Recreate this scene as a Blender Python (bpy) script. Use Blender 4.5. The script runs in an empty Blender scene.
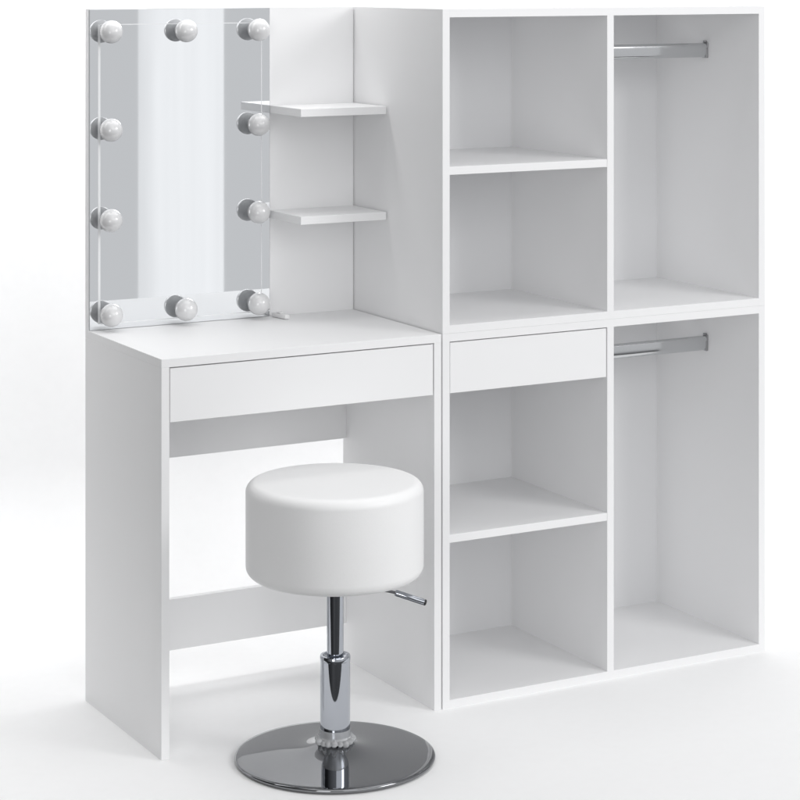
import bpy, bmesh, math
from mathutils import Vector, Matrix

C = bpy.context.scene.collection
PI = math.pi

# ---------------------------------------------------------------- materials
def new_mat(name):
    m = bpy.data.materials.new(name); m.use_nodes = True
    nt = m.node_tree; b = nt.nodes['Principled BSDF']
    return m, nt, b

def laminate(name, col, rough=0.5, grain=0.0):
    m, nt, b = new_mat(name)
    b.inputs['Roughness'].default_value = rough
    b.inputs['Specular IOR Level'].default_value = 0.28
    tc = nt.nodes.new('ShaderNodeTexCoord')
    n = nt.nodes.new('ShaderNodeTexNoise'); n.inputs['Scale'].default_value = 900; n.inputs['Detail'].default_value = 2
    n2 = nt.nodes.new('ShaderNodeTexNoise'); n2.inputs['Scale'].default_value = 3.0; n2.inputs['Detail'].default_value = 3
    mix = nt.nodes.new('ShaderNodeMix'); mix.data_type = 'RGBA'
    mix.inputs['A'].default_value = (*[c * 0.985 for c in col], 1); mix.inputs['B'].default_value = (*col, 1)
    nt.links.new(tc.outputs['Object'], n.inputs['Vector']); nt.links.new(tc.outputs['Object'], n2.inputs['Vector'])
    nt.links.new(n2.outputs['Fac'], mix.inputs['Factor'])
    nt.links.new(mix.outputs['Result'], b.inputs['Base Color'])
    bp = nt.nodes.new('ShaderNodeBump'); bp.inputs['Strength'].default_value = 0.05; bp.inputs['Distance'].default_value = 0.0004
    nt.links.new(n.outputs['Fac'], bp.inputs['Height']); nt.links.new(bp.outputs['Normal'], b.inputs['Normal'])
    return m

def metal(name, col, rough, aniso=False):
    m, nt, b = new_mat(name)
    b.inputs['Base Color'].default_value = (*col, 1)
    b.inputs['Metallic'].default_value = 1
    tc = nt.nodes.new('ShaderNodeTexCoord')
    n = nt.nodes.new('ShaderNodeTexNoise'); n.inputs['Scale'].default_value = 25
    mr = nt.nodes.new('ShaderNodeMapRange')
    mr.inputs['To Min'].default_value = rough * 0.7; mr.inputs['To Max'].default_value = rough * 1.3
    nt.links.new(tc.outputs['Object'], n.inputs['Vector']); nt.links.new(n.outputs['Fac'], mr.inputs['Value'])
    nt.links.new(mr.outputs['Result'], b.inputs['Roughness'])
    return m

def plain(name, col, rough, spec=0.5, coat=0.0, scale=200, bump=0.0):
    m, nt, b = new_mat(name)
    b.inputs['Roughness'].default_value = rough
    b.inputs['Specular IOR Level'].default_value = spec
    b.inputs['Coat Weight'].default_value = coat
    b.inputs['Coat Roughness'].default_value = 0.05
    tc = nt.nodes.new('ShaderNodeTexCoord')
    n = nt.nodes.new('ShaderNodeTexNoise'); n.inputs['Scale'].default_value = scale
    mix = nt.nodes.new('ShaderNodeMix'); mix.data_type = 'RGBA'
    mix.inputs['A'].default_value = (*[c * 0.97 for c in col], 1); mix.inputs['B'].default_value = (*col, 1)
    nt.links.new(tc.outputs['Object'], n.inputs['Vector']); nt.links.new(n.outputs['Fac'], mix.inputs['Factor'])
    nt.links.new(mix.outputs['Result'], b.inputs['Base Color'])
    if bump:
        v = nt.nodes.new('ShaderNodeTexVoronoi'); v.inputs['Scale'].default_value = scale * 3
        nt.links.new(tc.outputs['Object'], v.inputs['Vector'])
        bp = nt.nodes.new('ShaderNodeBump'); bp.inputs['Strength'].default_value = bump; bp.inputs['Distance'].default_value = 0.0006
        nt.links.new(v.outputs['Distance'], bp.inputs['Height']); nt.links.new(bp.outputs['Normal'], b.inputs['Normal'])
    return m

WHITE = laminate('white_laminate', (0.83, 0.83, 0.834))
BACKM = laminate('white_hardboard', (0.815, 0.817, 0.825), rough=0.5)
MIRROR = metal('silvered_glass', (0.80, 0.815, 0.83), 0.02)
ETCH = plain('etched_glass_line', (0.80, 0.81, 0.82), 0.4)
LEATHER = plain('white_leatherette', (0.90, 0.90, 0.90), 0.42, spec=0.4, scale=250, bump=0.12)
CHROME = metal('chrome', (0.25, 0.255, 0.265), 0.03)
DCHROME = metal('dark_chrome', (0.44, 0.46, 0.50), 0.035)
b_ = DCHROME.node_tree.nodes['Principled BSDF']
b_.inputs['Anisotropic'].default_value = 0.0
tg = DCHROME.node_tree.nodes.new('ShaderNodeTangent'); tg.direction_type = 'RADIAL'; tg.axis = 'Z'
DCHROME.node_tree.links.new(tg.outputs[0], b_.inputs['Tangent'])
STEEL = metal('brushed_steel', (0.62, 0.63, 0.64), 0.12)
SLEEVE = metal('dark_chrome_sleeve', (0.46, 0.48, 0.52), 0.035)
BLACKP = plain('black_plastic', (0.02, 0.02, 0.022), 0.35)
GREYM = metal('grey_metal', (0.42, 0.42, 0.43), 0.35)
BULBM = plain('frosted_bulb_glass', (0.66, 0.66, 0.665), 0.28, coat=1.0)
CAPM = plain('grey_bulb_socket', (0.44, 0.44, 0.445), 0.4)
CLEAR, nt_, b_ = new_mat('clear_plastic')
b_.inputs['Base Color'].default_value = (0.95, 0.96, 0.97, 1); b_.inputs['Roughness'].default_value = 0.06
b_.inputs['Transmission Weight'].default_value = 0.7; b_.inputs['IOR'].default_value = 1.42
nz = nt_.nodes.new('ShaderNodeTexNoise'); nz.inputs['Scale'].default_value = 160
bpn = nt_.nodes.new('ShaderNodeBump'); bpn.inputs['Strength'].default_value = 0.12; bpn.inputs['Distance'].default_value = 0.002
nt_.links.new(nz.outputs['Fac'], bpn.inputs['Height']); nt_.links.new(bpn.outputs['Normal'], b_.inputs['Normal'])
WPLAST = plain('white_plastic', (0.80, 0.80, 0.80), 0.3)
PAPER = plain('white_paint_matte', (0.96, 0.96, 0.96), 0.9, spec=0.1, scale=40)
DARKREFL = plain('dark_reflection_matte', (0.012, 0.012, 0.013), 0.7, scale=8)  # near-black, for the added sheet that the chrome mirrors

# ---------------------------------------------------------------- helpers
def link(name, bm, mat, parent=None, smooth=None):
    me = bpy.data.meshes.new(name)
    bmesh.ops.recalc_face_normals(bm, faces=bm.faces)
    bm.to_mesh(me); bm.free()
    me.materials.append(mat)
    o = bpy.data.objects.new(name, me); C.objects.link(o)
    if parent is not None:
        o.parent = parent
        loc = Vector((0, 0, 0)); q = parent
        while q is not None:
            loc += q.location; q = q.parent
        # vertices were written in world coordinates
        for v in me.vertices: v.co -= loc
    if smooth is not None:
        for p in me.polygons: p.use_smooth = True
        me.set_sharp_from_angle(angle=math.radians(smooth))
    return o

def thing(name, label, cat, loc=(0, 0, 0), group=None):
    o = bpy.data.objects.new(name, None); C.objects.link(o)
    o.empty_display_size = 0.1
    o.location = loc; o['label'] = label; o['category'] = cat
    if group: o['group'] = group
    return o

def box(bm, x0, x1, y0, y1, z0, z1, bev=0.0006):
    r = bmesh.ops.create_cube(bm, size=1)
    vs = r['verts']
    for v in vs:
        v.co = Vector(((x0 + x1) / 2 + v.co.x * (x1 - x0), (y0 + y1) / 2 + v.co.y * (y1 - y0), (z0 + z1) / 2 + v.co.z * (z1 - z0)))
    if bev:
        es = list({e for v in vs for e in v.link_edges})
        bmesh.ops.bevel(bm, geom=es, offset=bev, segments=2, affect='EDGES', profile=0.5)

def board(name, parent, mat, *a, bev=0.0006):
    bm = bmesh.new(); box(bm, *a, bev=bev)
    return link(name, bm, mat, parent)

def lathe(bm, prof, cx, cy, n=96, axis='z', origin=None):
    """prof: list of (r, h). axis z at (cx, cy)."""
    rings = []
    for r, h in prof:
        if r < 1e-7:
            rings.append([bm.verts.new((cx, cy, h))])
        else:
            rings.append([bm.verts.new((cx + r * math.cos(2 * PI * i / n), cy + r * math.sin(2 * PI * i / n), h)) for i in range(n)])
    for a, b in zip(rings, rings[1:]):
        for i in range(n):
            j = (i + 1) % n
            if len(a) == 1 and len(b) == 1: continue
            if len(a) == 1: bm.faces.new((a[0], b[i], b[j]))
            elif len(b) == 1: bm.faces.new((a[i], a[j], b[0]))
            else: bm.faces.new((a[i], a[j], b[j], b[i]))

def lathe_along(bm, prof, p0, d, n=32):
    """prof: (r, t) with t metres along d from p0"""
    d = Vector(d).normalized()
    q = Vector((0, 0, 1)).rotation_difference(d)
    tmp = bmesh.new(); lathe(tmp, prof, 0, 0, n)
    M = Matrix.Translation(Vector(p0)) @ q.to_matrix().to_4x4()
    tmp.transform(M)
    me = bpy.data.meshes.new('tmp'); tmp.to_mesh(me); tmp.free(); bm.from_mesh(me); bpy.data.meshes.remove(me)

def fillet(r, h0, h1, rt, rb, steps=10, top_dish=0.0):
    """closed profile of a cushion: from bottom centre to top centre"""
    p = [(0, h0)]
    for i in range(steps + 1):
        a = PI / 2 * i / steps
        p.append((r - rb + rb * math.sin(a), h0 + rb - rb * math.cos(a)))
    for i in range(steps + 1):
        a = PI / 2 * i / steps
        p.append((r - rt + rt * math.cos(a), h1 - rt + rt * math.sin(a)))
    for k in (0.7, 0.4, 0.15):
        p.append(((r - rt) * k, h1 + top_dish * (1 - k)))
    p.append((0, h1 + top_dish))
    return p

# ---------------------------------------------------------------- dimensions (metres; y = 0 is the front, +y goes back)
T = 0.0163; W = 0.6031; D = 0.396; DB = 0.3803; H = 1.3995; HD = 0.75
X0 = W + 0.0030; X2 = 1.4128; XM = 1.0016
CAM = Vector((-1.63487, -3.90221, 1.47847)); YAW = 0.502361; F = 2251.01; HY = -30.24

# ---------------------------------------------------------------- dressing table
dt = thing('dressing_table', 'white dressing table with a round-bulb mirror, two small shelves and one wide drawer', 'dressing table', (W / 2, D / 2, 0))
board('side_panel', dt, WHITE, 0, T, 0, D, 0, HD - T)
board('side_panel', dt, WHITE, W - T, W, 0, D, 0, HD - T)
board('table_top', dt, WHITE, 0, W, 0, DB, HD - T, HD)
dr = board('drawer', dt, WHITE, T + 0.002, W - T - 0.002, 0.0012, T, 0.6302, HD - T - 0.0022)
bm = bmesh.new()                                             # drawer box behind the front
box(bm, 0.035, 0.047, T, 0.33, 0.65, 0.722); box(bm, W - 0.047, W - 0.035, T, 0.33, 0.65, 0.722)
box(bm, 0.047, W - 0.047, 0.318, 0.33, 0.65, 0.722); box(bm, 0.047, W - 0.047, T, 0.318, 0.642, 0.65)
link('drawer_box', bm, BACKM, dr)
board('back_rail', dt, WHITE, T, W - T, DB, D, 0.475, HD - T)
board('back_rail', dt, WHITE, T, W - T, DB, D, 0.079, 0.1838)
board('backboard', dt, WHITE, 0, W, DB + 0.0002, D, HD - T + 0.0002, H, bev=0.0004)
MX = 0.4035; MY = DB - 0.004
mir = board('mirror', dt, MIRROR, 0.0015, MX, MY, DB, HD + 0.0006, H - 0.001, bev=0.0008)
bm = bmesh.new()
ex0, ex1, ez0, ez1 = 0.0222, 0.384, 0.7625, 1.3675
yy0, yy1 = MY - 0.0004, MY + 0.0002
box(bm, ex0 - 0.0025, ex0 + 0.0025, yy0, yy1, ez0, ez1, 0); box(bm, ex1 - 0.0008, ex1 + 0.0008, yy0, yy1, ez0, ez1, 0)
box(bm, ex0 + 0.0026, ex1 - 0.0009, yy0, yy1, ez0 - 0.0008, ez0 + 0.0008, 0); box(bm, ex0 + 0.0026, ex1 - 0.0009, yy0, yy1, ez1 - 0.0008, ez1 + 0.0008, 0)
link('etched_line', bm, ETCH, mir)

for z in (1.1935, 0.9729):
    board('shelf', dt, WHITE, MX + 0.0005, W - 0.0005, 0.2298, DB, z - T, z)

# ten round bulbs
BR = 0.0232
def make_bulb(x, z):
    n = 22; a0 = 0.455; off = 0.029                             # the socket hides the rear of the globe
    g = bmesh.new()
    prof = [(BR * math.sin(PI * (a0 + (1 - a0) * i / n)) if i < n else 0, off - BR * math.cos(PI * (a0 + (1 - a0) * i / n))) for i in range(n + 1)]
    lathe_along(g, [(0, prof[0][1])] + prof, (x, MY, z), (0, -1, 0), 40)
    b = link('bulb', g, BULBM, dt, smooth=50)
    c = bmesh.new(); rc = BR * 1.012
    cp = [(0, 0.0), (0.0105, 0.0)] + [(rc * math.sin(PI * (0.16 + (a0 - 0.16) * i / 10)), off - rc * math.cos(PI * (0.16 + (a0 - 0.16) * i / 10))) for i in range(11)]
    cp.append((0, cp[-1][1]))
    lathe_along(c, cp, (x, MY, z), (0, -1, 0), 40)
    link('bulb_socket', c, CAPM, b, smooth=40)
for z, xs in ((1.3533, (0.0367, 0.2007, 0.3648)), (1.1557, (0.0367, 0.3648)), (0.9734, (0.0367, 0.3648)), (0.7829, (0.0375, 0.2007, 0.3648))):
    for x in xs: make_bulb(x, z)

# ---------------------------------------------------------------- open cabinets
def rail(cab, z):
    yc = 0.1908
    bm = bmesh.new()                                           # oval tube, taller than deep
    xa, xb = XM + T + 0.002, X2 - T - 0.002
    n = 40; ry, rz = 0.0075, 0.0160
    ring = []
    for x in (xa, xb):
        vs = []
        for i in range(n):
            a = 2 * PI * i / n
            cy_, sz_ = math.cos(a), math.sin(a)
            e = 0.56
            vs.append(bm.verts.new((x, yc + ry * math.copysign(abs(cy_) ** e, cy_), z + rz * math.copysign(abs(sz_) ** e, sz_))))
        ring.append(vs)
    for i in range(n):
        j = (i + 1) % n
        bm.faces.new((ring[0][i], ring[0][j], ring[1][j], ring[1][i]))
    bm.faces.new(ring[0]); bm.faces.new(list(reversed(ring[1])))
    r = link('clothes_rail', bm, STEEL, cab, smooth=40)
    for xe, s in ((XM + T, 1), (X2 - T, -1)):
        b = bmesh.new()
        a0, a1 = sorted((xe, xe + s * 0.006))
        box(b, a0, a1, yc - 0.0085, yc + 0.0085, z - 0.0175, z + 0.005, 0.001)
        box(b, a0, a1, yc - 0.004, yc + 0.004, z + 0.0165, z + 0.0215, 0.001)
        a0, a1 = sorted((xe, xe + s * 0.003))
        box(b, a0, a1, yc - 0.0088, yc + 0.0088, z + 0.0052, z + 0.0185, 0.001)
        link('rail_bracket', b, GREYM, r)

def cabinet(z0, z1, label, shelf_z, drawer=False):
    c = thing('open_cabinet', label, 'open cabinet', ((X0 + X2) / 2, D / 2, z0), None)
    g = 0.0
    board('side_panel', c, WHITE, X0, X0 + T, 0, D, z0, z1, bev=0.0002)
    board('side_panel', c, WHITE, X2 - T, X2, 0, D, z0, z1, bev=0.0002)
    board('bottom_panel', c, WHITE, X0 + T, X2 - T, 0, DB, z0, z0 + T, bev=0.00015)
    board('top_panel', c, WHITE, X0 + T, X2 - T, 0, DB, z1 - T, z1, bev=0.00015)
    board('divider', c, WHITE, XM, XM + T, 0.0, DB, z0 + T, z1 - T, bev=0.00015)
    board('back_panel', c, BACKM, X0 + T, X2 - T, DB, D, z0, z1, bev=0)
    board('shelf', c, WHITE, X0 + T, XM, 0.0008, DB, shelf_z - T, shelf_z, bev=0.0005)
    if drawer:
        d = board('drawer', c, WHITE, X0 + T + 0.0018, XM - 0.0018, 0.0012, T, 0.6300, z1 - T - 0.0022)
        bm = bmesh.new()
        xa, xb = X0 + T + 0.014, XM - 0.014
        box(bm, xa, xa + 0.012, T, 0.33, 0.65, 0.722); box(bm, xb - 0.012, xb, T, 0.33, 0.65, 0.722)
        box(bm, xa + 0.012, xb - 0.012, 0.318, 0.33, 0.65, 0.722); box(bm, xa + 0.012, xb - 0.012, T, 0.318, 0.642, 0.65)
        link('drawer_box', bm, BACKM, d)
    return c

low = cabinet(0.0, HD - 0.0001, 'white open cabinet with a small drawer, standing on the floor', 0.3468, True)
rail(low, 0.6428)
up = cabinet(HD + 0.0001, H, 'white open cabinet without a drawer, stacked on the other cabinet', 1.0838)
rail(up, 1.2986)

# ---------------------------------------------------------------- stool
SX, SY = 0.2805 + 0.009, -0.1635 + 0.0163
RT = Vector((math.cos(YAW), -math.sin(YAW), 0)); FW = Vector((math.sin(YAW), math.cos(YAW), 0))
st = thing('stool', 'round white padded stool on a chrome disc base, in front of the dressing table', 'stool', (SX, SY, 0))
bm = bmesh.new(); lathe(bm, fillet(0.1668, 0.345, 0.5215, 0.019, 0.021, 12, 0.003), SX - 0.0008, SY + 0.0004, 128)
link('seat', bm, LEATHER, st, smooth=60)
bm = bmesh.new()
lathe(bm, [(0, 0.345), (0.075, 0.345), (0.075, 0.341), (0.030, 0.338), (0.024, 0.325), (0, 0.325)], SX, SY, 64)
link('seat_plate', bm, BLACKP, st, smooth=40)
bm = bmesh.new()
lathe(bm, [(0, 0.185), (0.0158, 0.185), (0.0158, 0.335), (0, 0.335)], SX, SY, 64)
link('piston', bm, DCHROME, st, smooth=40)
bm = bmesh.new()
lathe(bm, [(0, 0.045), (0.0282, 0.045), (0.0282, 0.1860), (0.0286, 0.1866), (0.0286, 0.1935), (0.0276, 0.1955), (0.0235, 0.1955), (0.0215, 0.1925), (0.0160, 0.1915)], SX, SY, 80)
link('column', bm, SLEEVE, st, smooth=30)
bm = bmesh.new()
lathe(bm, [(0.0283, 0.038), (0.0296, 0.038), (0.0296, 0.0575), (0.0283, 0.058)], SX, SY, 80)
cl = link('clear_collar', bm, CLEAR, st, smooth=30)
bm = bmesh.new()                                                # crinkled ring of beads at the foot
nb = 18
for i in range(nb):
    a = 2 * PI * i / nb
    r = bmesh.ops.create_uvsphere(bm, u_segments=14, v_segments=10, radius=0.0066 + 0.0009 * math.sin(i * 2.3))
    for v in r['verts']:
        v.co.z *= 0.95
        v.co += Vector((SX + (0.0325 + 0.0012 * math.sin(i * 3.7)) * math.cos(a), SY + 0.0325 * math.sin(a), 0.0375 + 0.0012 * math.sin(i * 1.7)))
link('beaded_ring', bm, CLEAR, st, smooth=80)
bm = bmesh.new()
prof = [(0, 0.0015), (0.1835, 0.0015), (0.1872, 0.0035), (0.1880, 0.0065), (0.1868, 0.0090), (0.1835, 0.0102)]
for i in range(1, 19):                                          # shallow trumpet up to the column
    t = i / 18
    r = 0.1835 - (0.1835 - 0.030) * t
    prof.append((r, 0.0102 + 0.0105 * t + 0.0120 * t ** 7))
prof.append((0, 0.0330))
lathe(bm, prof, SX, SY, 160)
link('disc_base', bm, CHROME, st, smooth=50)
bm = bmesh.new()
S = Vector((SX, SY, 0))
pa = S + RT * 0.02 + Vector((0, 0, 0.332)); pb = S + RT * 0.112 + Vector((0, 0, 0.3115)); pc = S + RT * 0.1665 + Vector((0, 0, 0.2935))
dl = (pb - pa); L1 = dl.length
lathe_along(bm, [(0, 0), (0.0028, 0), (0.0028, L1), (0, L1)], pa, dl, 24)
lv = link('lever', bm, CHROME, st, smooth=40)
bm = bmesh.new(); dl = (pc - pb); L2 = dl.length
lathe_along(bm, [(0, 0), (0.0048, 0), (0.0060, 0.003), (0.0060, L2 - 0.003), (0.0056, L2), (0, L2)], pb, dl, 32)
link('handle', bm, DCHROME, lv, smooth=40)
bm = bmesh.new()
lathe_along(bm, [(0, L2 + 0.0001), (0.0057, L2 + 0.0001), (0.0057, L2 + 0.003), (0.004, L2 + 0.0045), (0, L2 + 0.0045)], pb, dl, 32)
link('end_cap', bm, BLACKP, lv, smooth=40)

# ---------------------------------------------------------------- little cable switch on the table
sw = thing('cable_switch', 'tiny white cable switch lying on the dressing table top by the lower right bulb', 'switch', (0.412, 0.345, HD))
bm = bmesh.new()
p0 = Vector((0.4085, 0.369, HD + 0.0052)); p1 = Vector((0.4165, 0.318, HD + 0.0052)); d = p1 - p0
box(bm, -0.006, 0.006, 0, d.length, -0.0045, 0.0045, 0.0022)
M = Matrix.Translation(p0) @ Matrix.Rotation(math.atan2(-d.x, d.y), 4, 'Z')
bmesh.ops.transform(bm, matrix=M, verts=bm.verts)
hs = link('housing', bm, WPLAST, sw, smooth=40)
bm = bmesh.new()
box(bm, -0.004, 0.004, 0.016, 0.032, 0.0046, 0.0075, 0.0012)
bmesh.ops.transform(bm, matrix=M, verts=bm.verts)
link('rocker', bm, WPLAST, sw, smooth=40)

# ---------------------------------------------------------------- setting
WY = D + 0.60
cfoot = CAM.copy(); cfoot.z = 0
def gp(depth, lat):
    p = cfoot + FW * depth + RT * lat; return (p.x, p.y, 0)
# one white paper sweep: floor, curved cove, wall (0.35 m radius, starts well behind the furniture)
YC = WY - 0.35
bm = bmesh.new()
bm.faces.new([bm.verts.new(p) for p in [gp(3.84, -0.95), gp(3.82, 1.5), (3.2, -1.6, 0), (3.2, YC, 0), (-1.0, YC, 0), (-1.0, 0.35, 0)]])
prev = None
for i in range(25):
    a = PI / 2 * i / 24
    y, z = YC + 0.35 * math.sin(a), 0.35 - 0.35 * math.cos(a)
    cur = (bm.verts.new((-1.0, y, z)), bm.verts.new((3.2, y, z)))
    if prev: bm.faces.new((prev[0], prev[1], cur[1], cur[0]))
    prev = cur
cur = (bm.verts.new((-1.0, WY, 2.4)), bm.verts.new((3.2, WY, 2.4)))
bm.faces.new((prev[0], prev[1], cur[1], cur[0]))
bmesh.ops.remove_doubles(bm, verts=bm.verts, dist=1e-5)
w = link('backdrop', bm, PAPER, smooth=20); w['kind'] = 'structure'
def sheet(name, pts, mat):
    bm = bmesh.new(); bm.faces.new([bm.verts.new(p) for p in pts])
    o = link(name, bm, mat); o['kind'] = 'structure'; return o
sheet('dark_reflection_sheet', [(-2.6, -2.4, -0.004), (4.2, -2.4, -0.004), (4.2, WY + 0.05, -0.004), (-2.6, WY + 0.05, -0.004)], DARKREFL)  # added dark sheet out of view, gives the stool chrome its black reflections

# ---------------------------------------------------------------- lamps
def area(name, loc, target, sx, sy, radiance, col=(1, 1, 1)):
    l = bpy.data.lights.new(name, 'AREA'); l.shape = 'RECTANGLE'; l.size = sx; l.size_y = sy
    l.energy = radiance * sx * sy * PI; l.color = col
    o = bpy.data.objects.new(name, l); C.objects.link(o); o.location = loc
    o.rotation_euler = (Vector(target) - Vector(loc)).to_track_quat('-Z', 'Y').to_euler()
    return o
area('softbox_front', (0.9, -4.7, 2.5), (0.7, 0.3, 0.6), 4.2, 1.9, 1.42)
area('softbox_key', (-0.45, -1.9, 2.7), (0.7, 0.2, 0.6), 2.0, 1.8, 0.8)
area('softbox_low', (-2.6, -3.6, 1.0), (0.5, 0.2, 0.4), 1.2, 1.6, 4.4)
area('softbox_right', (2.6, -3.0, 2.4), (0.8, 0.3, 0.6), 1.2, 1.2, 9.6)
area('softbox_top', (1.1, -0.9, 3.4), (0.9, -0.6, 0.0), 3.0, 1.4, 0.46)
area('softbox_top_back', (0.7, 0.0, 3.0), (0.7, 0.0, 0.0), 3.0, 0.8, 1.9)
area('background_softbox', (0.6, 0.50, 1.85), (0.6, 1.02, 1.0), 5.0, 0.3, 3.5)  # added lamp out of view, turned to the sweep alone to whiten it
area('window_softbox', (2.21, -4.3, 1.35), (2.21, 0.0, 1.35), 0.40, 2.7, 0.41)

wl = bpy.data.objects['window_softbox'].data
wl.use_nodes = True
ln = wl.node_tree; em = ln.nodes['Emission']
geo = ln.nodes.new('ShaderNodeNewGeometry'); sx_ = ln.nodes.new('ShaderNodeSeparateXYZ')
ln.links.new(geo.outputs['Parametric'], sx_.inputs[0])
mp = ln.nodes.new('ShaderNodeMapping'); mp.inputs['Scale'].default_value = (7, 0.9, 1)
ln.links.new(geo.outputs['Parametric'], mp.inputs['Vector'])
cn = ln.nodes.new('ShaderNodeTexNoise'); cn.inputs['Scale'].default_value = 1.0; cn.inputs['Detail'].default_value = 3
ln.links.new(mp.outputs[0], cn.inputs['Vector'])
fold = ln.nodes.new('ShaderNodeMapRange'); fold.inputs['From Min'].default_value = 0.3; fold.inputs['From Max'].default_value = 0.7
fold.inputs['To Min'].default_value = 0.90; fold.inputs['To Max'].default_value = 1.08
ln.links.new(cn.outputs['Fac'], fold.inputs['Value'])
edge = ln.nodes.new('ShaderNodeMapRange'); edge.interpolation_type = 'SMOOTHSTEP'
edge.inputs['From Min'].default_value = 0.0; edge.inputs['From Max'].default_value = 0.30; edge.inputs['To Min'].default_value = 0.64; edge.inputs['To Max'].default_value = 1.0
wob = ln.nodes.new('ShaderNodeTexNoise'); wob.inputs['Scale'].default_value = 1.0; wob.inputs['Detail'].default_value = 2
mp2 = ln.nodes.new('ShaderNodeMapping'); mp2.inputs['Scale'].default_value = (2, 3.0, 1)
ln.links.new(geo.outputs['Parametric'], mp2.inputs['Vector']); ln.links.new(mp2.outputs[0], wob.inputs['Vector'])
ma = ln.nodes.new('ShaderNodeMath'); ma.operation = 'MULTIPLY_ADD'; ma.inputs[1].default_value = 0.35; ma.inputs[2].default_value = -0.175
ad = ln.nodes.new('ShaderNodeMath'); ad.operation = 'ADD'
ln.links.new(wob.outputs['Fac'], ma.inputs[0]); ln.links.new(sx_.outputs[0], ad.inputs[0]); ln.links.new(ma.outputs[0], ad.inputs[1])
ln.links.new(ad.outputs[0], edge.inputs['Value'])
mul = ln.nodes.new('ShaderNodeMath'); mul.operation = 'MULTIPLY'
ln.links.new(fold.outputs['Result'], mul.inputs[0]); ln.links.new(edge.outputs['Result'], mul.inputs[1])
ln.links.new(mul.outputs[0], em.inputs['Strength'])

w = bpy.data.worlds.new('World'); bpy.context.scene.world = w; w.use_nodes = True
nt = w.node_tree; bg = nt.nodes['Background']
tc = nt.nodes.new('ShaderNodeTexCoord')
dot = nt.nodes.new('ShaderNodeVectorMath'); dot.operation = 'DOT_PRODUCT'; dot.inputs[1].default_value = (0.45, -0.89, 0.0)
mr = nt.nodes.new('ShaderNodeMapRange'); mr.inputs['From Min'].default_value = -0.45; mr.inputs['From Max'].default_value = 0.9
mr.inputs['To Min'].default_value = 0.04; mr.inputs['To Max'].default_value = 0.66
nt.links.new(tc.outputs['Generated'], dot.inputs[0]); nt.links.new(dot.outputs['Value'], mr.inputs['Value'])
cmb = nt.nodes.new('ShaderNodeCombineColor')
for i, k in enumerate((0.985, 0.995, 1.015)):
    mu = nt.nodes.new('ShaderNodeMath'); mu.operation = 'MULTIPLY'; mu.inputs[1].default_value = k
    nt.links.new(mr.outputs['Result'], mu.inputs[0]); nt.links.new(mu.outputs[0], cmb.inputs[i])
nt.links.new(cmb.outputs[0], bg.inputs['Color']); bg.inputs['Strength'].default_value = 1.0

# ---------------------------------------------------------------- camera
cd = bpy.data.cameras.new('camera'); cam = bpy.data.objects.new('camera', cd); C.objects.link(cam)
cam.location = CAM; cam.rotation_euler = (PI / 2, 0, -YAW)
cd.sensor_width = 36; cd.lens = F / 800 * 36
cd.shift_x = 0; cd.shift_y = -(400 - HY) / 800
cd.clip_end = 200; cd.clip_start = 0.05
sc = bpy.context.scene; sc.camera = cam
sc.view_settings.view_transform = 'Standard'; sc.view_settings.look = 'None'
sc.view_settings.exposure = 0.0; sc.view_settings.gamma = 1
sc.render.resolution_x = 1024; sc.render.resolution_y = 1024
sc.cycles.max_bounces = 12; sc.cycles.diffuse_bounces = 8; sc.cycles.glossy_bounces = 8
